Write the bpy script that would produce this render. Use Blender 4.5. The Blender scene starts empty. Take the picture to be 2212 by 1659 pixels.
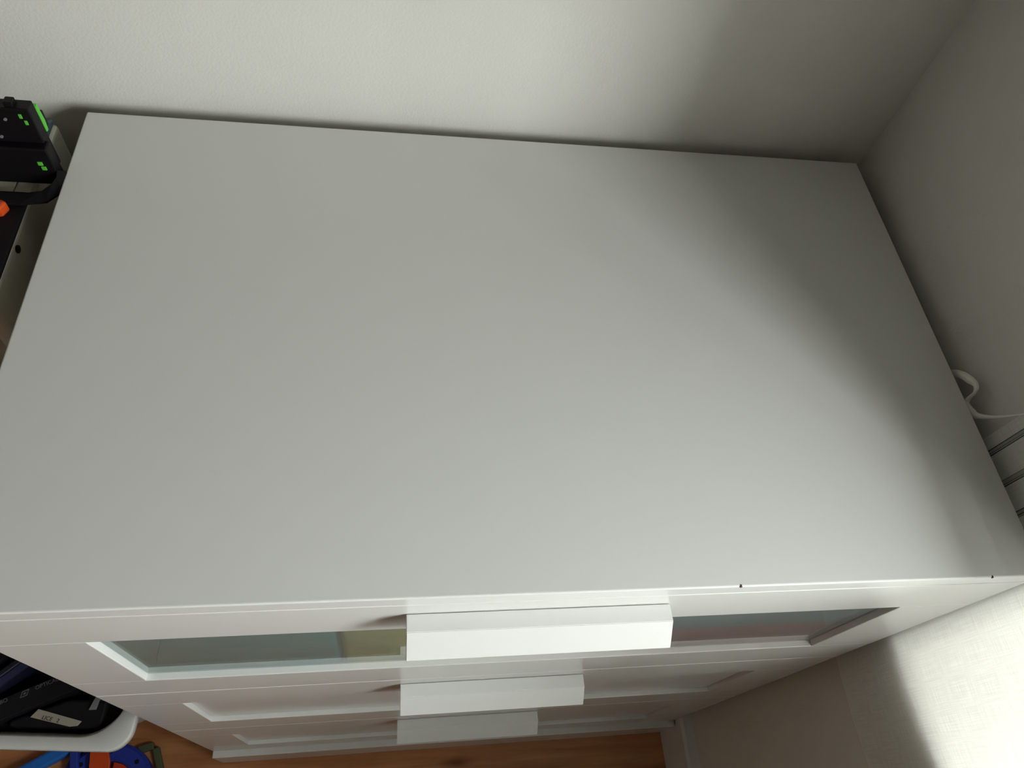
import bpy, bmesh, math, random
from mathutils import Vector, Matrix
random.seed(7)
R = math.radians
scn = bpy.context.scene
col = scn.collection

# ------------------------------------------------------------------ camera
cd = bpy.data.cameras.new('camera')
cam = bpy.data.objects.new('camera', cd); col.objects.link(cam)
cam.location = (0.28049, -0.130921, 1.438733)
cam.rotation_euler = (0.553389, -0.145162, -0.07623)
cd.sensor_fit = 'HORIZONTAL'; cd.sensor_width = 36.0
cd.lens = 1566.9 * 36.0 / 2212.0
cd.clip_start = 0.01
scn.camera = cam

# ------------------------------------------------------------------ daylight and exposure
world = bpy.data.worlds.new('overcast_sky'); scn.world = world
world.use_nodes = True
bg = world.node_tree.nodes['Background']
wn = world.node_tree
# overcast sky: three times brighter overhead than at the horizon, dim ground below it
wt = wn.nodes.new('ShaderNodeTexCoord'); wx = wn.nodes.new('ShaderNodeSeparateXYZ'); wr = wn.nodes.new('ShaderNodeValToRGB')
wn.links.new(wt.outputs['Generated'], wx.inputs[0]); wm = wn.nodes.new('ShaderNodeMapRange')
wm.inputs['From Min'].default_value = -1; wm.inputs['From Max'].default_value = 1
wn.links.new(wx.outputs['Z'], wm.inputs['Value']); wn.links.new(wm.outputs[0], wr.inputs['Fac']); wn.links.new(wr.outputs[0], bg.inputs['Color'])
SKY = (0.95, 1.0, 0.97)
we = wr.color_ramp.elements
we[0].position = .0; we[0].color = (.085, .088, .080, 1)
we[1].position = 1.0; we[1].color = (*SKY, 1)
for p_, f_ in ((.485, .10), (.515, .77)):
    e_ = we.new(p_); e_.color = (*[v * f_ for v in SKY], 1)
bg.inputs['Strength'].default_value = 12.0
# window: wide splayed reveal on the room side, smaller glazed opening at the outer face of the thick wall
WY0, WY1, WZ0, WZ1 = -0.943, -0.014, 0.742, 1.62
OY0, OY1, OZ0, OZ1 = -0.785, -0.320, 0.905, 1.62
TH = 0.33
pl = bpy.data.lights.new('window_portal', 'AREA'); pl.shape = 'RECTANGLE'
pl.size = OZ1 - OZ0; pl.size_y = OY1 - OY0; pl.cycles.is_portal = True
po = bpy.data.objects.new('window_portal', pl); col.objects.link(po)
po.location = (0.80 + TH + .005, (OY0 + OY1) / 2, (OZ0 + OZ1) / 2)
po.rotation_euler = (0, R(90), 0)          # faces into the room
scn.view_settings.view_transform = 'Standard'
scn.view_settings.look = 'None'
scn.view_settings.gamma = 1.0
scn.view_settings.use_curve_mapping = False
scn.view_settings.exposure = 2.03

# ------------------------------------------------------------------ materials
def mat(name, color=(.8, .8, .8), rough=.5, spec=.5, **kw):
    m = bpy.data.materials.new(name); m.use_nodes = True
    b = m.node_tree.nodes['Principled BSDF']
    b.inputs['Base Color'].default_value = (*color, 1)
    b.inputs['Roughness'].default_value = rough
    b.inputs['Specular IOR Level'].default_value = spec
    for k, v in kw.items():
        b.inputs[k.replace('_', ' ')].default_value = v
    m['b'] = b.name
    return m
def nd(m, t, **kw):
    n = m.node_tree.nodes.new(t)
    for k, v in kw.items():
        setattr(n, k, v)
    return n
def ln(m, a, b): m.node_tree.links.new(a, b)
def bsdf(m): return m.node_tree.nodes['Principled BSDF']
def grain(m, scale, strength, dist=.001, detail=3, vary=0.0, stretch=None):
    """fine relief plus a slight tone variation"""
    tc = nd(m, 'ShaderNodeTexCoord'); src = tc.outputs['Object']
    if stretch:
        mp = nd(m, 'ShaderNodeMapping'); mp.inputs['Scale'].default_value = stretch
        ln(m, src, mp.inputs['Vector']); src = mp.outputs['Vector']
    n = nd(m, 'ShaderNodeTexNoise'); n.inputs['Scale'].default_value = scale; n.inputs['Detail'].default_value = detail
    ln(m, src, n.inputs['Vector'])
    bp = nd(m, 'ShaderNodeBump'); bp.inputs['Strength'].default_value = strength; bp.inputs['Distance'].default_value = dist
    ln(m, n.outputs['Fac'], bp.inputs['Height']); ln(m, bp.outputs['Normal'], bsdf(m).inputs['Normal'])
    if vary:
        c = bsdf(m).inputs['Base Color'].default_value[:]
        mx = nd(m, 'ShaderNodeMix', data_type='RGBA')
        mx.inputs['A'].default_value = tuple(x * (1 - vary) for x in c[:3]) + (1,)
        mx.inputs['B'].default_value = tuple(min(1, x * (1 + vary)) for x in c[:3]) + (1,)
        ln(m, n.outputs['Fac'], mx.inputs['Factor']); ln(m, mx.outputs['Result'], bsdf(m).inputs['Base Color'])
    return m

M = {}
M['wall'] = grain(mat('painted_wall', (.72, .705, .665), .75, .25), 420, .22, .0012, 4)
M['wall_plain'] = mat('painted_plaster', (.86, .79, .69), .8, .2)
M['ceiling'] = mat('ceiling_paint', (.80, .80, .79), .85, .2)
M['skirting'] = mat('skirting_paint', (.70, .69, .67), .45, .4)
M['top'] = grain(mat('white_foil_matt', (.73, .735, .715), .42, .35), 900, .05, .0004, 3)
M['foil'] = mat('white_foil_satin', (.71, .71, .695), .24, .5)
M['handle'] = mat('white_lacquer', (.72, .725, .715), .30, .45)
M['board'] = mat('white_board', (.74, .735, .71), .5, .3)
M['bin'] = grain(mat('white_bin_plastic', (.66, .67, .66), .45, .4), 700, .08, .0004)
M['frame_paint'] = mat('cream_shelf_paint', (.62, .60, .50), .5, .3)
M['black'] = mat('black_plastic', (.006, .005, .0065), .45, .22)
M['black_matt'] = mat('black_rubber', (.008, .0075, .010), .6, .2)
M['navy'] = mat('navy_card', (.010, .010, .030), .45, .4)
M['blue_band'] = mat('blue_print', (.028, .028, .09), .4, .4)
M['print'] = mat('grey_print', (.13, .13, .135), .5, .3)
M['green'] = mat('lime_plastic', (.10, .50, .05), .35, .4)
M['orange'] = mat('orange_plastic', (.62, .07, .012), .35, .4)
M['red'] = mat('red_orange_plastic', (.62, .055, .02), .4, .4)
M['blue'] = mat('blue_plastic', (.022, .045, .36), .4, .4)
M['light_blue'] = mat('bright_blue_plastic', (.02, .16, .62), .4, .4)
M['olive'] = mat('olive_plastic', (.085, .10, .05), .5, .4)
M['teal_card'] = mat('dark_teal_card', (.05, .085, .10), .45, .4)
M['cream'] = mat('cream_paper', (.36, .325, .27), .7, .2)
M['ink_and_hole'] = mat('dark_ink_and_hole_shade', (.012, .008, .010), .6, .2)
M['grey'] = mat('grey_plastic', (.20, .20, .21), .35, .5)
M['brown'] = mat('dark_brown_plastic', (.07, .035, .02), .5, .3)
M['chip'] = mat('bare_chipboard', (.12, .07, .05), .8, .1)
M['window_paint'] = mat('window_paint', (.80, .80, .79), .4, .4)
M['metal'] = mat('brushed_steel', (.5, .5, .5), .35, .5, Metallic=1.0)
for k, c in dict(teal=(.10, .45, .46), mustard=(.80, .72, .22), slate=(.42, .48, .56), rose=(.88, .26, .27)).items():
    M['cloth_' + k] = grain(mat(k + '_knit', c, .9, .1), 120, .4, .003, 2, .15)
# glass: mirror sheen that grows at glancing angles over a clear or frosted body
def glass(name, body_diffuse, fac, tint):
    g = bpy.data.materials.new(name); g.use_nodes = True
    g.node_tree.nodes.clear()
    o_, t_, s_ = nd(g, 'ShaderNodeOutputMaterial'), nd(g, 'ShaderNodeBsdfTransparent'), nd(g, 'ShaderNodeBsdfGlossy')
    d_, lw = nd(g, 'ShaderNodeBsdfDiffuse'), nd(g, 'ShaderNodeLayerWeight')
    lw.inputs['Blend'].default_value = .5
    pw = nd(g, 'ShaderNodeMath', operation='POWER'); pw.inputs[1].default_value = 5
    ma = nd(g, 'ShaderNodeMath', operation='MULTIPLY_ADD'); ma.inputs[1].default_value = .96; ma.inputs[2].default_value = .04
    ln(g, lw.outputs['Facing'], pw.inputs[0]); ln(g, pw.outputs[0], ma.inputs[0])
    s_.inputs['Roughness'].default_value = .012; t_.inputs['Color'].default_value = (*tint, 1); d_.inputs['Color'].default_value = (*body_diffuse, 1)
    a_, b_ = nd(g, 'ShaderNodeMixShader'), nd(g, 'ShaderNodeMixShader'); a_.inputs[0].default_value = fac
    ln(g, t_.outputs[0], a_.inputs[1]); ln(g, d_.outputs[0], a_.inputs[2])
    ln(g, ma.outputs[0], b_.inputs[0]); ln(g, a_.outputs[0], b_.inputs[1]); ln(g, s_.outputs[0], b_.inputs[2]); ln(g, b_.outputs[0], o_.inputs[0])
    return g
M['frosted'] = glass('frosted_glass', (.42, .46, .46), .25, (.90, .94, .93))
M['glass'] = glass('window_glass', (.9, .9, .9), 0.0, (1, 1, 1))
# wood floor
w = mat('laminate_wood', (.35, .15, .06), .38, .4); M['wood'] = w
tc = nd(w, 'ShaderNodeNewGeometry'); oi = nd(w, 'ShaderNodeObjectInfo')
mp = nd(w, 'ShaderNodeMapping'); mp.inputs['Scale'].default_value = (1.6, 14, 1)
ad = nd(w, 'ShaderNodeVectorMath', operation='ADD')
mu = nd(w, 'ShaderNodeMath', operation='MULTIPLY'); mu.inputs[1].default_value = 37
ln(w, oi.outputs['Random'], mu.inputs[0]); ln(w, tc.outputs['Position'], ad.inputs[0]); ln(w, mu.outputs[0], ad.inputs[1])
ln(w, ad.outputs[0], mp.inputs['Vector'])
no = nd(w, 'ShaderNodeTexNoise'); no.inputs['Scale'].default_value = 2.2; no.inputs['Detail'].default_value = 7; no.inputs['Distortion'].default_value = 1.2
ln(w, mp.outputs[0], no.inputs['Vector'])
mp2 = nd(w, 'ShaderNodeMapping'); mp2.inputs['Scale'].default_value = (6, 160, 1); ln(w, ad.outputs[0], mp2.inputs['Vector'])
n2 = nd(w, 'ShaderNodeTexNoise'); n2.inputs['Scale'].default_value = 1.5; n2.inputs['Detail'].default_value = 3; ln(w, mp2.outputs[0], n2.inputs['Vector'])
cr = nd(w, 'ShaderNodeValToRGB'); e = cr.color_ramp.elements
e[0].position = .30; e[0].color = (.43, .16, .057, 1); e[1].position = .72; e[1].color = (.70, .32, .138, 1)
ln(w, no.outputs['Fac'], cr.inputs['Fac'])
mx = nd(w, 'ShaderNodeMix', data_type='RGBA', blend_type='MULTIPLY'); mx.inputs['Factor'].default_value = .35
ln(w, cr.outputs[0], mx.inputs['A']); ln(w, n2.outputs['Color'], mx.inputs['B'])
# one knot in the grain
ds = nd(w, 'ShaderNodeVectorMath', operation='SUBTRACT'); ds.inputs[1].default_value = (.4, -.035, 0)
ln(w, tc.outputs['Position'], ds.inputs[0])
ms = nd(w, 'ShaderNodeVectorMath', operation='MULTIPLY'); ms.inputs[1].default_value = (26, 90, 0); ln(w, ds.outputs[0], ms.inputs[0])
le = nd(w, 'ShaderNodeVectorMath', operation='LENGTH'); ln(w, ms.outputs[0], le.inputs[0])
kr = nd(w, 'ShaderNodeMapRange'); kr.inputs['From Min'].default_value = .15; kr.inputs['From Max'].default_value = 1.0; kr.inputs['To Min'].default_value = .75; kr.inputs['To Max'].default_value = 0
ln(w, le.outputs['Value'], kr.inputs['Value'])
km = nd(w, 'ShaderNodeMix', data_type='RGBA'); km.inputs['B'].default_value = (.10, .025, .012, 1)
ln(w, kr.outputs[0], km.inputs['Factor']); ln(w, mx.outputs['Result'], km.inputs['A']); ln(w, km.outputs['Result'], bsdf(w).inputs['Base Color'])

# linen curtain: partly see-through weave, light scatters through it, printed stripes near its edge
CY0, CY1, CZ0, CZ1 = -1.02, 0.124, 0.622, 1.02
c = bpy.data.materials.new('striped_linen'); c.use_nodes = True; M['linen'] = c
nt = c.node_tree; nt.nodes.clear()
out = nd(c, 'ShaderNodeOutputMaterial'); geo = nd(c, 'ShaderNodeTexCoord'); sep = nd(c, 'ShaderNodeSeparateXYZ')
ln(c, geo.outputs['Object'], sep.inputs[0])
S0, S1 = 0.03, 0.13
rng = nd(c, 'ShaderNodeMapRange'); yc = (CY0 + CY1) / 2
rng.inputs['From Min'].default_value = S0 - yc; rng.inputs['From Max'].default_value = S1 - yc
ln(c, sep.outputs['Y'], rng.inputs['Value'])
ramp = nd(c, 'ShaderNodeValToRGB'); ramp.color_ramp.interpolation = 'CONSTANT'
L_, D_, G_ = (.95, .945, .91, 1), (.10, .10, .105, 1), (.52, .52, .51, 1)
stops = [(0, L_)]
for a, b_ in ((.0515, .0570), (.0790, .0850), (.1075, .1130)):
    w_ = .0007
    stops += [(a, D_), (a + w_, G_), (a + 2.6 * w_, D_), (a + 3.4 * w_, G_), (b_ - w_, D_), (b_, L_)]
els = ramp.color_ramp.elements
for i, (yv, cc) in enumerate(stops):
    pos = 0 if i == 0 else (yv - S0) / (S1 - S0)
    el = els[0] if i == 0 else (els[1] if i == 1 else els.new(pos))
    el.position = pos; el.color = cc
ln(c, rng.outputs[0], ramp.inputs['Fac'])
m1 = nd(c, 'ShaderNodeMapping'); m1.inputs['Scale'].default_value = (1, 1500, 30); ln(c, geo.outputs['Object'], m1.inputs['Vector'])
m2 = nd(c, 'ShaderNodeMapping'); m2.inputs['Scale'].default_value = (1, 40, 1300); ln(c, geo.outputs['Object'], m2.inputs['Vector'])
t1 = nd(c, 'ShaderNodeTexNoise'); t1.inputs['Scale'].default_value = 1; t1.inputs['Detail'].default_value = 2; ln(c, m1.outputs[0], t1.inputs['Vector'])
t2 = nd(c, 'ShaderNodeTexNoise'); t2.inputs['Scale'].default_value = 1; t2.inputs['Detail'].default_value = 2; ln(c, m2.outputs[0], t2.inputs['Vector'])
sm = nd(c, 'ShaderNodeMath', operation='MULTIPLY'); ln(c, t1.outputs['Fac'], sm.inputs[0]); ln(c, t2.outputs['Fac'], sm.inputs[1])
mr = nd(c, 'ShaderNodeMapRange'); mr.inputs['From Min'].default_value = .12; mr.inputs['From Max'].default_value = .38; mr.inputs['To Min'].default_value = .88; mr.inputs['To Max'].default_value = 1.05
ln(c, sm.outputs[0], mr.inputs['Value'])
wv = nd(c, 'ShaderNodeMix', data_type='RGBA', blend_type='MULTIPLY'); wv.inputs['Factor'].default_value = 1
ln(c, ramp.outputs[0], wv.inputs['A']); ln(c, mr.outputs[0], wv.inputs['B'])
df = nd(c, 'ShaderNodeBsdfDiffuse'); tl = nd(c, 'ShaderNodeBsdfTranslucent'); tr = nd(c, 'ShaderNodeBsdfTransparent')
ln(c, wv.outputs['Result'], df.inputs['Color']); ln(c, wv.outputs['Result'], tl.inputs['Color'])
x1 = nd(c, 'ShaderNodeMixShader'); x1.inputs[0].default_value = .41
ln(c, df.outputs[0], x1.inputs[1]); ln(c, tl.outputs[0], x1.inputs[2])
x2 = nd(c, 'ShaderNodeMixShader'); x2.inputs[0].default_value = .08
ln(c, x1.outputs[0], x2.inputs[1]); ln(c, tr.outputs[0], x2.inputs[2]); ln(c, x2.outputs[0], out.inputs[0])
# white ribbon
r_ = mat('white_ribbon', (.88, .84, .79), .6, .2); M['ribbon'] = r_
bsdf(r_).inputs['Subsurface Weight'].default_value = 0

# ------------------------------------------------------------------ mesh helpers (all shapes given in room coordinates)
def add_box(bm, x0, x1, y0, y1, z0, z1, bev=0.0, seg=2, mtx=None):
    r = bmesh.ops.create_cube(bm, size=1)
    vs = r['verts']
    bmesh.ops.scale(bm, vec=(x1 - x0, y1 - y0, z1 - z0), verts=vs)
    bmesh.ops.translate(bm, vec=((x0 + x1) / 2, (y0 + y1) / 2, (z0 + z1) / 2), verts=vs)
    if bev:
        es = list({e for v in vs for e in v.link_edges})
        rr = bmesh.ops.bevel(bm, geom=es, offset=bev, segments=seg, affect='EDGES', profile=.5)
        vs = list({v for f in rr['faces'] for v in f.verts} | {v for v in vs if v.is_valid})
    if mtx is not None:
        bmesh.ops.transform(bm, matrix=mtx, verts=vs)
    return vs
def add_prism(bm, pts, axis, a, b, bev=0.0):
    """polygon of 2-d points extruded along axis (0 x, 1 y, 2 z) from a to b"""
    def P(u, v, t): return {0: (t, u, v), 1: (u, t, v), 2: (u, v, t)}[axis]
    A = [bm.verts.new(P(u, v, a)) for u, v in pts]; B = [bm.verts.new(P(u, v, b)) for u, v in pts]
    n = len(pts); fs = [bm.faces.new(A), bm.faces.new(B[::-1])]
    for i in range(n): fs.append(bm.faces.new((A[i], B[i], B[(i + 1) % n], A[(i + 1) % n])))
    bmesh.ops.recalc_face_normals(bm, faces=fs)
    if bev:
        bmesh.ops.bevel(bm, geom=list({e for f in fs for e in f.edges}), offset=bev, segments=2, affect='EDGES', profile=.5)
def add_tube(bm, path, rad, n=10, cap=True):
    rings = []; prev = None
    for i, p_ in enumerate(path):
        p_ = Vector(p_)
        d = (Vector(path[min(i + 1, len(path) - 1)]) - Vector(path[max(i - 1, 0)])).normalized()
        up = Vector((0, 0, 1)) if abs(d.z) < .9 else Vector((1, 0, 0))
        s = d.cross(up).normalized(); u = s.cross(d)
        r = rad[i] if isinstance(rad, (list, tuple)) else rad
        rings.append([bm.verts.new(p_ + s * math.cos(2 * math.pi * k / n) * r + u * math.sin(2 * math.pi * k / n) * r) for k in range(n)])
    for a, b in zip(rings, rings[1:]):
        for k in range(n): bm.faces.new((a[k], a[(k + 1) % n], b[(k + 1) % n], b[k]))
    if cap: bm.faces.new(rings[0][::-1]); bm.faces.new(rings[-1])
WL = {}
def new(name, bm, m, parent=None, smooth=False, origin=None):
    bmesh.ops.recalc_face_normals(bm, faces=bm.faces[:])
    me = bpy.data.meshes.new(name)
    xs = [v.co.copy() for v in bm.verts]
    if origin is None:
        lo = Vector((min(v.x for v in xs), min(v.y for v in xs), min(v.z for v in xs)))
        hi = Vector((max(v.x for v in xs), max(v.y for v in xs), max(v.z for v in xs)))
        origin = (lo + hi) / 2
    origin = Vector(origin)
    bmesh.ops.translate(bm, vec=-origin, verts=bm.verts[:])
    bm.to_mesh(me); bm.free()
    if smooth:
        for p_ in me.polygons: p_.use_smooth = True
    me.materials.append(M[m])
    o = bpy.data.objects.new(name, me); col.objects.link(o)
    WL[o.name] = origin
    if parent is not None:
        o.parent = parent; o.location = origin - WL[parent.name]
    else:
        o.location = origin
    return o
def tag(o, label, cat, group=None, kind=None):
    o['label'] = label; o['category'] = cat
    if group: o['group'] = group
    if kind: o['kind'] = kind
    return o
def thing(name, loc, label, cat, group=None):
    o = bpy.data.objects.new(name, None); col.objects.link(o); o.location = loc
    o.empty_display_size = .05; WL[o.name] = Vector(loc)
    return tag(o, label, cat, group)
def box(name, x0, x1, y0, y1, z0, z1, m, parent=None, bev=0.0, mtx=None, seg=2):
    bm = bmesh.new(); add_box(bm, x0, x1, y0, y1, z0, z1, bev, seg, mtx)
    return new(name, bm, m, parent)
def text_mesh(name, body, size, mtx, m, parent):
    cu = bpy.data.curves.new('lettering', 'FONT'); cu.body = body; cu.size = size; cu.extrude = .0001
    cu.align_x = 'CENTER'; cu.align_y = 'CENTER'; cu.resolution_u = 3
    t = bpy.data.objects.new('lettering', cu); col.objects.link(t)
    dg = bpy.context.evaluated_depsgraph_get()
    me = bpy.data.meshes.new_from_object(t.evaluated_get(dg))
    bpy.data.objects.remove(t)
    bm = bmesh.new(); bm.from_mesh(me); bpy.data.meshes.remove(me)
    bmesh.ops.transform(bm, matrix=mtx, verts=bm.verts[:])
    return new(name, bm, m, parent)

# ------------------------------------------------------------------ room
XL, XR, YF, YB, ZC = -2.40, 0.80, -2.80, 0.475, 2.50
def struct(o, label, cat): return tag(o, label, cat, kind='structure')
fl = struct(box('floor', XL, XR, YF, YB, -.06, -.0085, 'brown'), 'brown wood laminate floor below the chest of drawers', 'floor')
PW, PL_ = .192, 1.28
bm = bmesh.new(); add_box(bm, -PL_ / 2 + .0004, PL_ / 2 - .0004, -PW / 2 + .0004, PW / 2 - .0004, -.008, 0, .0007, 1)
first = None; row = 0; y = YB
while y > YF + .01:
    x = XR + .35 * ((row * 2) % 5) - PL_ / 2 + .0
    while x - PL_ / 2 > XL - PL_:
        a, b = max(XL, x - PL_ / 2), min(XR, x + PL_ / 2)
        if b - a > .02 and y - PW / 2 > YF:
            if a == x - PL_ / 2 and b == x + PL_ / 2:
                if first is None:
                    first = new('plank', bm, 'wood', fl, origin=(0, 0, 0)); o = first
                else:
                    o = first.copy(); col.objects.link(o)
                o.location = Vector((x, y - PW / 2, 0)) - WL['floor']
            else:
                box('plank', a + .0004, b - .0004, y - PW + .0004, y - .0004, -.008, 0, 'wood', fl, .0007, seg=1)
        x -= PL_
    y -= PW; row += 1
struct(box('wall_back', XL, XR + TH, YB, YB + .12, 0, ZC, 'wall'), 'off-white painted wall behind the chest of drawers', 'wall')
struct(box('wall_left', XL - .12, XL, YF, YB, 0, ZC, 'wall_plain'), 'off-white painted wall on the far left', 'wall')
struct(box('wall_front', XL, XR + TH, YF - .12, YF, 0, ZC, 'wall_plain'), 'off-white painted wall behind the camera', 'wall')
struct(box('ceiling', XL - .12, XR + TH, YF - .12, YB + .12, ZC, ZC + .1, 'ceiling'), 'white ceiling', 'ceiling')
bm = bmesh.new()
def slab(x, y0, y1, z0, z1): return [bm.verts.new((x, y, z)) for y, z in ((YF, 0), (YB, 0), (YB, ZC), (YF, ZC))], [bm.verts.new((x, y, z)) for y, z in ((y0, z0), (y1, z0), (y1, z1), (y0, z1))]
(ai, bi), (ao, bo) = slab(XR, WY0, WY1, WZ0, WZ1), slab(XR + TH, OY0, OY1, OZ0, OZ1)
for k in range(4):
    j = (k + 1) % 4
    for q in ((ai[k], ai[j], bi[j], bi[k]), (ao[k], ao[j], bo[j], bo[k]), (bi[k], bi[j], bo[j], bo[k]), (ai[k], ai[j], ao[j], ao[k])): bm.faces.new(q)
struct(new('wall_right', bm, 'wall'), 'off-white painted wall with the window, right of the chest', 'wall')
def skirting(name, pts, axis, a, b, label):
    bm = bmesh.new(); add_prism(bm, pts, axis, a, b); return struct(new(name, bm, 'skirting'), label, 'baseboard')
sk = [(XR, .001), (XR - .0195, .001), (XR - .0195, .112), (XR - .015, .117), (XR - .0, .120)]
bm = bmesh.new(); add_prism(bm, sk, 1, YF, YB - .018)
struct(new('baseboard_right', bm, 'skirting'), 'white baseboard along the window wall', 'baseboard')
sk = [(YB, .001), (YB - .0165, .001), (YB - .0165, .112), (YB - .012, .117), (YB, .120)]
bm = bmesh.new(); add_prism(bm, sk, 0, XL, XR)
struct(new('baseboard_back', bm, 'skirting'), 'white baseboard along the wall behind the chest', 'baseboard')

# window in the outer face of the wall
WX = XR + TH
wf = box('window_1', WX - .05, WX - .005, OY0, OY0 + .045, OZ0, OZ1, 'window_paint', None, .003)
struct(wf, 'small white framed window in a splayed reveal behind the linen curtain', 'window')
for a in ((OY1 - .045, OY1, OZ0, OZ1), (OY0 + .045, OY1 - .045, OZ0, OZ0 + .045), (OY0 + .045, OY1 - .045, OZ1 - .045, OZ1)):
    box('window_frame', WX - .05, WX - .005, *a, 'window_paint', wf, .003)
box('pane', WX - .03, WX - .026, OY0 + .045, OY1 - .045, OZ0 + .045, OZ1 - .045, 'glass', wf)

# ------------------------------------------------------------------ chest of drawers
DW, DD, DH = .78, .457, .95
ch = thing('chest_of_drawers', (DW / 2, DD / 2, 0), 'white three-drawer chest with bent plate handles and a frosted glass top drawer', 'chest of drawers')
tp = box('top_panel', 0, DW, 0, DD, .9335, DH, 'top', ch, .0014, seg=3)
tp.data.materials.append(M['foil'])                                      # satin edge band on the front
for p_ in tp.data.polygons:
    if p_.normal.y < -.95: p_.material_index = 1
for (cx, cy, s) in ((.5285, .0012, .62), (.7335, .0010, .45)):            # knocks in the front edge
    bm = bmesh.new(); add_prism(bm, [(cx - .0016 * s, .9492), (cx + .0002 * s, .9480), (cx + .0018 * s, .9493), (cx + .0010 * s, .9502), (cx - .0010 * s, .9501)], 1, -.0003, .0016)
    o = new('edge_chip', bm, 'chip', tp); o['label'] = 'small dark chip in the white edge'
for a, b in ((.002, .018), (DW - .018, DW - .002)):
    box('side_panel', a, b, .020, DD - .004, .0, .9335, 'board', ch, .0006)
box('back_panel', .018, DW - .018, DD - .008, DD - .004, .03, .9335, 'board', ch)
box('bottom_panel', .018, DW - .018, .022, DD - .01, .074, .090, 'board', ch)
box('plinth', .0045, DW - .0015, -.010, .018, .0, .0905, 'foil', ch, .0008)
FX0, FX1, OX0, OX1 = .0045, .7785, .068, .710
def handle(parent, z):
    pr = [(-.0004, z), (-.0132, z + .0008), (-.0292, z - .0150), (-.0280, z - .0162), (-.0127, z - .0012), (-.0004, z - .002)]
    bm = bmesh.new(); add_prism(bm, [(u, v) for u, v in pr], 0, .2920, .4880)
    bmesh.ops.bevel(bm, geom=bm.edges[:], offset=.0004, segments=2, affect='EDGES')
    h = new('handle', bm, 'handle', parent)
    return h
def drawer(z0, z1, oz0, oz1, glass):
    bm = bmesh.new()
    bx0, bx1, by0, by1, bz0, bz1 = .034, DW - .034, .019, .42, z0 + .012, z1 - .03
    if glass: bz1 = z1 - .02; by0 = .0078
    for a in ((bx0, bx0 + .012, by0, by1, bz0, bz1), (bx1 - .012, bx1, by0, by1, bz0, bz1), (bx0 + .012, bx1 - .012, by1 - .012, by1, bz0, bz1), (bx0 + .012, bx1 - .012, by0, by1 - .012, bz0, bz0 + .006)):
        add_box(bm, *a)
    d = new('drawer', bm, 'board', ch)
    bv = .0007; ft = .0072 if glass else .018                             # the glazed front is thin
    box('top_rail', FX0, FX1, 0, ft, oz1, z1, 'foil', d, bv)
    box('bottom_rail', FX0, FX1, 0, ft, z0, oz0, 'foil', d, bv)
    box('stile', FX0, OX0, 0, ft, oz0, oz1, 'foil', d, bv)
    box('stile', OX1, FX1, 0, ft, oz0, oz1, 'foil', d, bv)
    if glass:
        o = box('glass_pane', OX0 + .0008, OX1 - .0008, .0057, .0067, oz0 + .0012, oz1 - .0008, 'frosted', d, .0002, seg=1)
        o['label'] = 'grey frosted glass pane'
    else:
        box('panel', OX0 + .0006, OX1 - .0006, .0057, .0097, oz0 + .0009, oz1 - .0006, 'foil', d, .0002, seg=1)
    handle(d, z1 - (.0218 if glass else .0220))
    return d
drawer(.6475, .9331, .7125, .8665, True)
drawer(.3625, .6455, .4285, .5785, False)
drawer(.0925, .3605, .1510, .2915, False)

# clothes in the top drawer, seen blurred through the glass
def garment(x0, x1, y0, y1, z0, z1, m, label):
    bm = bmesh.new(); add_box(bm, x0, x1, y0, y1, z0, z1, .006, 3)
    bmesh.ops.subdivide_edges(bm, edges=bm.edges[:], cuts=2, use_grid_fill=True)
    for v in bm.verts:
        if v.co.z > z0 + .004:
            v.co.z += .004 * math.sin(v.co.x * 55 + v.co.y * 40) - .002
            v.co.y += .0012 * (1 + math.sin(v.co.x * 70 + v.co.z * 60))
    o = new('folded_garment', bm, m, None, True); tag(o, label, 'clothes', 'folded clothes in the top drawer')
garment(.056, .236, .0080, .30, .669, .872, 'cloth_teal', 'folded teal garment behind the glass at the left of the top drawer')
garment(.240, .390, .0080, .30, .669, .870, 'cloth_mustard', 'folded mustard garment behind the glass beside the teal one')
garment(.396, .724, .0080, .30, .669, .772, 'cloth_rose', 'folded rose garment low behind the right side of the glass')
garment(.396, .724, .0080, .30, .778, .872, 'cloth_slate', 'folded slate grey garment lying on the rose one')

# ------------------------------------------------------------------ curtain and ribbon
bm = bmesh.new(); ny, nz = 220, 24; grid = []
for i in range(ny + 1):
    y = CY1 + (CY0 - CY1) * i / ny; rowv = []
    for k in range(nz + 1):
        z = CZ0 + (CZ1 - CZ0) * k / nz
        amp = .0022 if y > -.16 else min(.008, .0022 + (-.16 - y) * .03)
        x = .7935 - amp + amp * math.sin((y - .03) * 24 + .25 * math.sin(z * 2.3))
        rowv.append(bm.verts.new((x, y, z)))
    grid.append(rowv)
for i in range(ny):
    for k in range(nz): bm.faces.new((grid[i][k], grid[i + 1][k], grid[i + 1][k + 1], grid[i][k + 1]))
cur = new('curtain', bm, 'linen', None, True, origin=(.79, yc, (CZ0 + CZ1) / 2))
tag(cur, 'pale linen curtain with grey stripes, glowing where the window is behind it', 'curtain')
rod = thing('curtain_rod', (.784, -.6, CZ1), 'steel curtain rod over the window', 'curtain rod')
bm = bmesh.new(); add_tube(bm, [(.784, .15, CZ1 + .0125), (.784, -1.08, CZ1 + .0125)], .009); new('pole', bm, 'metal', rod, True)
for yy in (.14, -1.06):
    bm = bmesh.new(); add_tube(bm, [(.799, yy, CZ1 + .0125), (.770, yy, CZ1 + .0125)], .007); new('bracket', bm, 'metal', rod, True)

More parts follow.
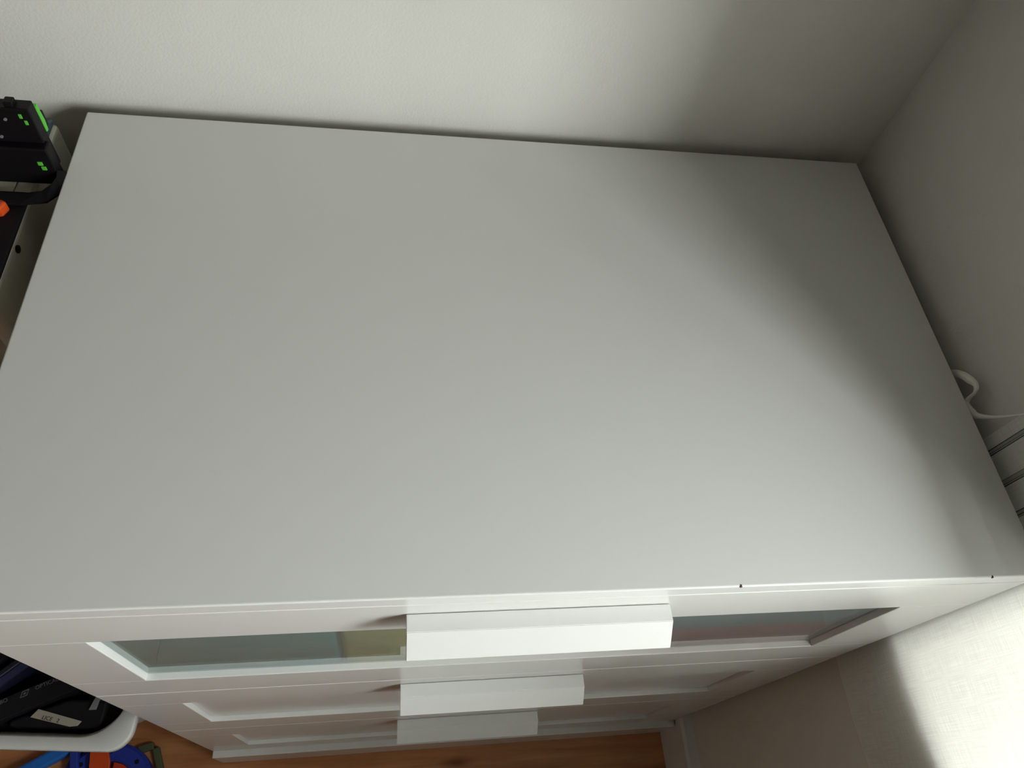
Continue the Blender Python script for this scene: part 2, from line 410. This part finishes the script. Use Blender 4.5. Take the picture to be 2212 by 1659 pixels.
rp = [(.792, .200, .900), (.790, .193, .935), (.788, .184, .949), (.787, .173, .957), (.786, .165, .961), (.786, .1605, .957), (.787, .1603, .949), (.786, .158, .944), (.785, .153, .9435), (.785, .147, .9455), (.786, .141, .949), (.788, .134, .960), (.790, .127, .975), (.791, .121, .99)]
wd = [.006, .0065, .007, .007, .0045, .003, .003, .005, .007, .007, .005, .0025, .0016, .001]
bm = bmesh.new(); A = []
def cat(a, b, c_, d, t): return .5 * ((2 * b) + (-a + c_) * t + (2 * a - 5 * b + 4 * c_ - d) * t * t + (-a + 3 * b - 3 * c_ + d) * t ** 3)
P = [Vector(q) for q in rp]; path = []; ws = []
for i in range(len(P) - 1):
    for s in range(5):
        t = s / 5; q = [P[max(0, i - 1)], P[i], P[i + 1], P[min(len(P) - 1, i + 2)]]
        path.append(cat(*q, t)); ws.append(wd[i] * (1 - t) + wd[i + 1] * t)
for i, q in enumerate(path):
    d = (path[min(i + 1, len(path) - 1)] - path[max(0, i - 1)]).normalized()
    s = d.cross(Vector((-.51, -.29, .50))).normalized()
    n_ = d.cross(s).normalized() * .0003
    A.append([bm.verts.new(q + s * ws[i] / 2 + n_), bm.verts.new(q - s * ws[i] / 2 + n_), bm.verts.new(q - s * ws[i] / 2 - n_), bm.verts.new(q + s * ws[i] / 2 - n_)])
for a, b in zip(A, A[1:]):
    for k in range(4): bm.faces.new((a[k], a[(k + 1) % 4], b[(k + 1) % 4], b[k]))
bm.faces.new(A[0]); bm.faces.new(A[-1][::-1])
tag(new('ribbon', bm, 'ribbon', None, True), 'thin white ribbon curling between the chest and the window wall', 'ribbon')

# ------------------------------------------------------------------ toy shelf left of the chest
SX1, SX0, SY0, SY1, SH = -.029, -.489, .245, .455, .936
sh = thing('toy_shelf', ((SX0 + SX1) / 2, (SY0 + SY1) / 2, 0), 'shallow cream shelf standing left of the white chest', 'shelf')
for a, b in ((SX1 - .016, SX1), (SX0, SX0 + .016)):
    sp = box('side_panel', a, b, SY0, SY1, 0, SH, 'frame_paint', sh, .004, seg=3)
    if a > -.1:
        bm = bmesh.new(); add_tube(bm, [(SX1 - .002, .307, .929), (SX1 + .0012, .307, .929)], .0035, 12)
        o = new('screw_cap', bm, 'black', sp); o['label'] = 'small dark screw cap'
box('top_board', SX0 + .016, SX1 - .016, SY0, SY1, SH - .022, SH - .001, 'frame_paint', sh, .001)
box('back_board', SX0 + .016, SX1 - .016, SY1 - .006, SY1, .03, SH - .022, 'frame_paint', sh)
box('bottom_board', SX0 + .016, SX1 - .016, SY0, SY1 - .006, .03, .046, 'frame_paint', sh)

def rrect(hx0, hx1, hy0, hy1, r, n=10):
    pts = []
    for cx, cy, a0 in ((hx1 - r, hy0 + r, -90), (hx1 - r, hy1 - r, 0), (hx0 + r, hy1 - r, 90), (hx0 + r, hy0 + r, 180)):
        for k in range(n + 1):
            a = R(a0 + 90 * k / n); pts.append((cx + r * math.cos(a), cy + r * math.sin(a)))
    return pts
def bin_(loc, rot, w, l, h, label):
    """bin whose front right rim corner is at loc"""
    b = thing('storage_bin', loc, label, 'storage bin')
    b.rotation_euler = (0, 0, rot)
    mt = Matrix.Translation(Vector(loc))
    spec = [  # inset, z, corner radius
        (.0015, -.013, .027), (.0, -.012, .028), (.0, -.0025, .028), (.0008, -.0006, .028), (.0025, 0, .027), (.0145, -.0004, .050), (.0160, -.0022, .050), (.0205, -.020, .050), (.029, -.090, .045), (.036, -.092, .04)]   # a false floor carries the boxes
    outer = [(.0032, -.013, .027), (.0032, -.004, .027), (.0165, -.004, .046), (.0200, -.02, .046), (.066, -h + .012, .050), (.072, -h + .002, .048), (.079, -h, .045)]
    bm = bmesh.new()
    def ring(i, z, r): return [bm.verts.new((x, y, z)) for x, y in rrect(-w + i, -i, i, l - i, r)]
    r1 = [ring(*s) for s in spec]; r2 = [ring(*s) for s in outer]
    def loft(rs):
        for a, c_ in zip(rs, rs[1:]):
            n = len(a)
            for k in range(n): bm.faces.new((a[k], a[(k + 1) % n], c_[(k + 1) % n], c_[k]))
    loft(r1); loft(r2); loft([r1[0], r2[0]])
    bm.faces.new(r1[-1]); bm.faces.new(r2[-1])
    bmesh.ops.transform(bm, matrix=mt, verts=bm.verts[:])
    o = new('bin_body', bm, 'bin', b, True)
    return b
BZ = .35
bin_((-.0465, -.0195, BZ), R(-5), .37, .22, BZ - .001, 'white plastic bin on the floor, full of dark boxes')

# things in the upper bin
def rot_at(x, y, z, rz, rx=0.0, ry=0.0): return Matrix.Translation((x, y, z)) @ Matrix.Rotation(rz, 4, 'Z') @ Matrix.Rotation(ry, 4, 'Y') @ Matrix.Rotation(rx, 4, 'X')
a = R(22); mt = rot_at(-.186, .050, .345, a)
A_ = thing('game_box', (-.186, .050, .26), 'black box with grey lettering and a logo on its narrow side', 'box', 'dark boxes in the bin')
box('carton', -.062, .075, -.013, .013, -.0865, 0, 'black_matt', A_, .001, mt)
text_mesh('lettering', 'TOBO', .0068, mt @ Matrix.Translation((-.026, .0088, .0002)), 'print', A_)
text_mesh('lettering', 'OPTICAL', .0068, mt @ Matrix.Translation((.029, .0088, .0002)), 'print', A_)
text_mesh('lettering', 'ONE', .0060, mt @ Matrix.Translation((.061, .0088, .0002)), 'print', A_)
bm = bmesh.new()
oq = [(-.0062, -.0036), (.0022, -.0036), (.0062, .0036), (-.0022, .0036)]
vo = [bm.verts.new((u, v, .0)) for u, v in oq]; vi = [bm.verts.new((u * .78, v * .72, 0)) for u, v in oq]
for k in range(4): bm.faces.new((vo[k], vo[(k + 1) % 4], vi[(k + 1) % 4], vi[k]))
vq = [bm.verts.new((u * .35, v * .3, 0)) for u, v in oq]; bm.faces.new(vq)
bmesh.ops.transform(bm, matrix=mt @ Matrix.Translation((.003, .0078, .0003)), verts=bm.verts[:])
new('logo', bm, 'print', A_)
mt = rot_at(-.200, .088, .350, R(41))
B_ = thing('game_case', (-.200, .088, .27), 'thin navy case with a blue edge, behind the lettered black box', 'box', 'dark boxes in the bin')
box('carton', -.045, .085, -.006, .013, -.0915, 0, 'navy', B_, .001, mt)
box('edge_band', -.045, .085, -.0045, .0035, -.0005, .0006, 'blue_band', B_, .0002, mt)
box('edge_line', -.045, .085, .0060, .0068, -.0005, .0006, 'print', B_, .0, mt)
C_ = thing('game_box', (-.205, .14, .27), 'plain black box at the back of the bin', 'box', 'dark boxes in the bin')
box('carton', -.05, .055, -.010, .026, -.0935, 0, 'black_matt', C_, .001, rot_at(-.218, .117, .352, R(41)))
bm = bmesh.new(); add_prism(bm, [(-.060, -.006), (.052, -.006), (.052, .028), (.004, .028), (-.060, .001)], 2, .2585, .336, .003)
bmesh.ops.transform(bm, matrix=rot_at(-.140, .022, 0, R(-5)), verts=bm.verts[:]); D_ = new('toy_case', bm, 'black_matt')
tag(D_, 'black plastic case lying along the front of the bin', 'toy case')
mt = rot_at(-.143, .027, .340, R(-15), R(-8))
E_ = thing('toy_sign', (-.143, .027, .32), 'small cream strip printed with dark letters, lying in the bin', 'toy sign')
bm = bmesh.new(); add_prism(bm, [(-.031, -.0052), (.020, -.0060), (.029, -.0030), (.031, .0030), (-.027, .0058)], 2, -.0016, 0, .0002)
bmesh.ops.transform(bm, matrix=mt, verts=bm.verts[:]); new('strip', bm, 'cream', E_)
text_mesh('lettering', 'LICE   2', .0068, mt @ Matrix.Translation((-.006, -.0026, .0002)), 'ink_and_hole', E_)
bm = bmesh.new(); add_prism(bm, [(-.004, -.008), (.005, -.008), (.008, .010), (.002, .008)], 2, 0, .004, .0005)
bmesh.ops.transform(bm, matrix=rot_at(-.103, .043, .335, 0), verts=bm.verts[:])
tag(new('toy_chip', bm, 'grey', None), 'small grey plastic wedge beside the cream strip', 'toy part')

# things on the shelf top
tag(box('black_mat', SX0 + .02, SX1 + .0005, .247, .362, SH, SH + .004, 'black_matt', None, .001), 'thin black mat lying on the shelf top to its edge', 'mat')
bk = thing('magazine', (-.11, .437, SH), 'dark teal magazine with pale lines in the back corner of the shelf', 'magazine')
box('pages', -.20, -.032, .418, .455, SH, SH + .005, 'teal_card', bk, .0005)
for dx in (0, .009):
    bm = bmesh.new(); add_prism(bm, [(-.052 + dx, .438), (-.050 + dx, .4365), (-.040 + dx, .452), (-.042 + dx, .4535)], 2, SH + .0048, SH + .0053)
    new('printed_line', bm, 'print', bk)
T = thing('toy_robot', (-.06, .395, SH), 'black plastic toy with lime green trim and a strap, standing on the shelf', 'toy')
box('body', -.150, -.0095, .384, .396, .945, 1.0085, 'black', T, .0012)
box('lower_block', -.150, -.0065, .376, .388, SH, .975, 'black', T, .0015)
box('top_lug', -.0275, -.0205, .386, .394, 1.007, 1.0125, 'black', T, .001)
bm = bmesh.new(); add_prism(bm, [(.3965, 1.0015), (.4000, 1.0025), (.4012, .985), (.3995, .9765), (.3965, .9765)], 0, -.014, -.0092, .0006)
new('trim_strip', bm, 'green', T)
box('side_rib', -.013, -.0095, .4005, .4045, .978, .993, 'black', T, .001)
for x0, z0 in ((-.0170, .9995), (-.0148, .9935)):
    box('trim_mark', x0 - .0018, x0 + .0005, .3833, .3845, z0, z0 + .0042, 'green', T, .0003)
for x0, z0 in ((-.0155, .9580), (-.0142, .9530)):
    box('trim_mark', x0 - .0028, x0 + .0010, .3752, .3765, z0, z0 + .0038, 'green', T, .0003)
for x0, z0 in ((-.030, .998), (-.040, .980)):
    bm = bmesh.new(); add_tube(bm, [(x0, .3845, z0), (x0, .3828, z0)], .0013, 10); new('screw', bm, 'grey', T)
# strap leaving the lower right corner and coming back to the front
bm = bmesh.new()
sp = [(-.0035, .378, .950), (-.0015, .370, .949), (-.004, .361, .947), (-.013, .352, .945), (-.030, .349, .944), (-.055, .349, .944)]
hw = [.0035, .0045, .0055, .006, .006, .006]
up = []
for i, q in enumerate(sp):
    q = Vector(q); d = (Vector(sp[min(i + 1, 5)]) - Vector(sp[max(0, i - 1)])).normalized()
    s = d.cross(Vector((.3, .0, 1))).normalized(); n_ = s.cross(d).normalized() * .0012
    up.append([bm.verts.new(q + s * hw[i] + n_), bm.verts.new(q - s * hw[i] + n_), bm.verts.new(q - s * hw[i] - n_), bm.verts.new(q + s * hw[i] - n_)])
for a, b in zip(up, up[1:]):
    for k in range(4): bm.faces.new((a[k], a[(k + 1) % 4], b[(k + 1) % 4], b[k]))
bm.faces.new(up[0]); bm.faces.new(up[-1][::-1]); new('strap', bm, 'black_matt', T)
bm = bmesh.new(); add_prism(bm, [(-.085, .328), (-.041, .331), (-.0375, .340), (-.041, .3425), (-.052, .344), (-.085, .342)], 2, SH + .004, SH + .014, .002)
tag(new('toy_dart', bm, 'orange', None), 'orange plastic block on the black mat', 'toy')
bm = bmesh.new(); add_tube(bm, [(-.042, .314, .947), (-.040, .301, .947), (-.045, .288, .946)], [.003, .004, .003], 10)
tag(new('toy_pin', bm, 'grey', None, True), 'small glossy dark grey pin on the black mat', 'toy part')

# ------------------------------------------------------------------ toys on the floor
cx, cy = -.171, -.043
Wh = thing('spinner_toy', (cx, cy, 0), 'blue plastic ring with red-orange vanes, lying on the wood floor', 'toy')
bm = bmesh.new(); n = 48; prof = [(.046, .002), (.046, .018), (.050, .021), (.069, .021), (.0735, .017), (.0735, .002)]
rings = []
for k in range(n):
    an = 2 * math.pi * k / n; rings.append([bm.verts.new((cx + r * math.cos(an), cy + r * math.sin(an), z)) for r, z in prof])
for k in range(n):
    a, b = rings[k], rings[(k + 1) % n]
    for j in range(len(prof)): bm.faces.new((a[j], a[(j + 1) % len(prof)], b[(j + 1) % len(prof)], b[j]))
new('ring', bm, 'blue', Wh)
for k in range(8):
    an = R(44 + 45 * k); q = (cx + .0605 * math.cos(an), cy + .0605 * math.sin(an))
    bm = bmesh.new(); add_tube(bm, [(*q, .0195), (*q, .0215)], .0035, 12); new('hole_disc', bm, 'ink_and_hole', Wh)  # dark discs stand in for the shade inside the ring's holes
for k in range(6):
    a0, a1 = R(48 + 60 * k), R(84 + 60 * k)
    pts = [(cx + .010 * math.cos(a0), cy + .010 * math.sin(a0)), (cx + .0455 * math.cos(a0), cy + .0455 * math.sin(a0)), (cx + .0455 * math.cos((a0 + a1) / 2), cy + .0455 * math.sin((a0 + a1) / 2)), (cx + .0455 * math.cos(a1), cy + .0455 * math.sin(a1)), (cx + .010 * math.cos(a1), cy + .010 * math.sin(a1))]
    bm = bmesh.new(); add_prism(bm, pts, 2, .004, .010, .0008); new('vane', bm, 'red', Wh)
bm = bmesh.new(); add_tube(bm, [(cx, cy, .002), (cx, cy, .016)], .012, 20); new('hub', bm, 'blue', Wh)
# orange paddle leaning on the ring
bm = bmesh.new(); add_prism(bm, [(-.016, -.06), (.012, -.06), (.017, .0), (.011, .028), (-.013, .028)], 2, -.003, .003, .001)
bmesh.ops.transform(bm, matrix=rot_at(-.183, .000, .029, R(6), R(8)), verts=bm.verts[:])
tag(new('toy_paddle', bm, 'orange', None), 'orange-red plastic paddle resting on the blue ring', 'toy')
# blue triangular frame
V_ = thing('construction_toy', (-.245, -.005, 0), 'dark blue plastic V-shaped toy beside the orange paddle', 'toy')
for q0, q1 in (((-.226, .020), (-.252, -.070)), ((-.226, .020), (-.206, -.070))):
    d = Vector((q1[0] - q0[0], q1[1] - q0[1], 0)); L2 = d.length
    bm = bmesh.new(); add_box(bm, -.006, L2 + .006, -.0065, .0065, 0, .013, .003, 2, rot_at(q0[0], q0[1], .001 if q1[0] < -.23 else .0145, math.atan2(d.y, d.x)))
    new('bar', bm, 'blue', V_)
bm = bmesh.new()
mt = rot_at(-.290, .000, .003, R(28)); add_box(bm, -.08, .075, -.010, .010, 0, .020, .004, 2, mt)
tag(new('toy_bar', bm, 'light_blue', None), 'bright blue plastic bar lying on the wood floor', 'toy')
G_ = thing('toy_bracket', (-.10, .0, 0), 'olive green plastic bracket on the floor beside the blue ring', 'toy')
box('plate', -.012, .012, -.006, .006, .0, .010, 'olive', G_, .002, rot_at(-.1205, .0205, .0, R(14)))
box('arm', -.0055, .0055, -.045, .006, .0, .010, 'olive', G_, .002, rot_at(-.1030, .014, .0, R(20)))
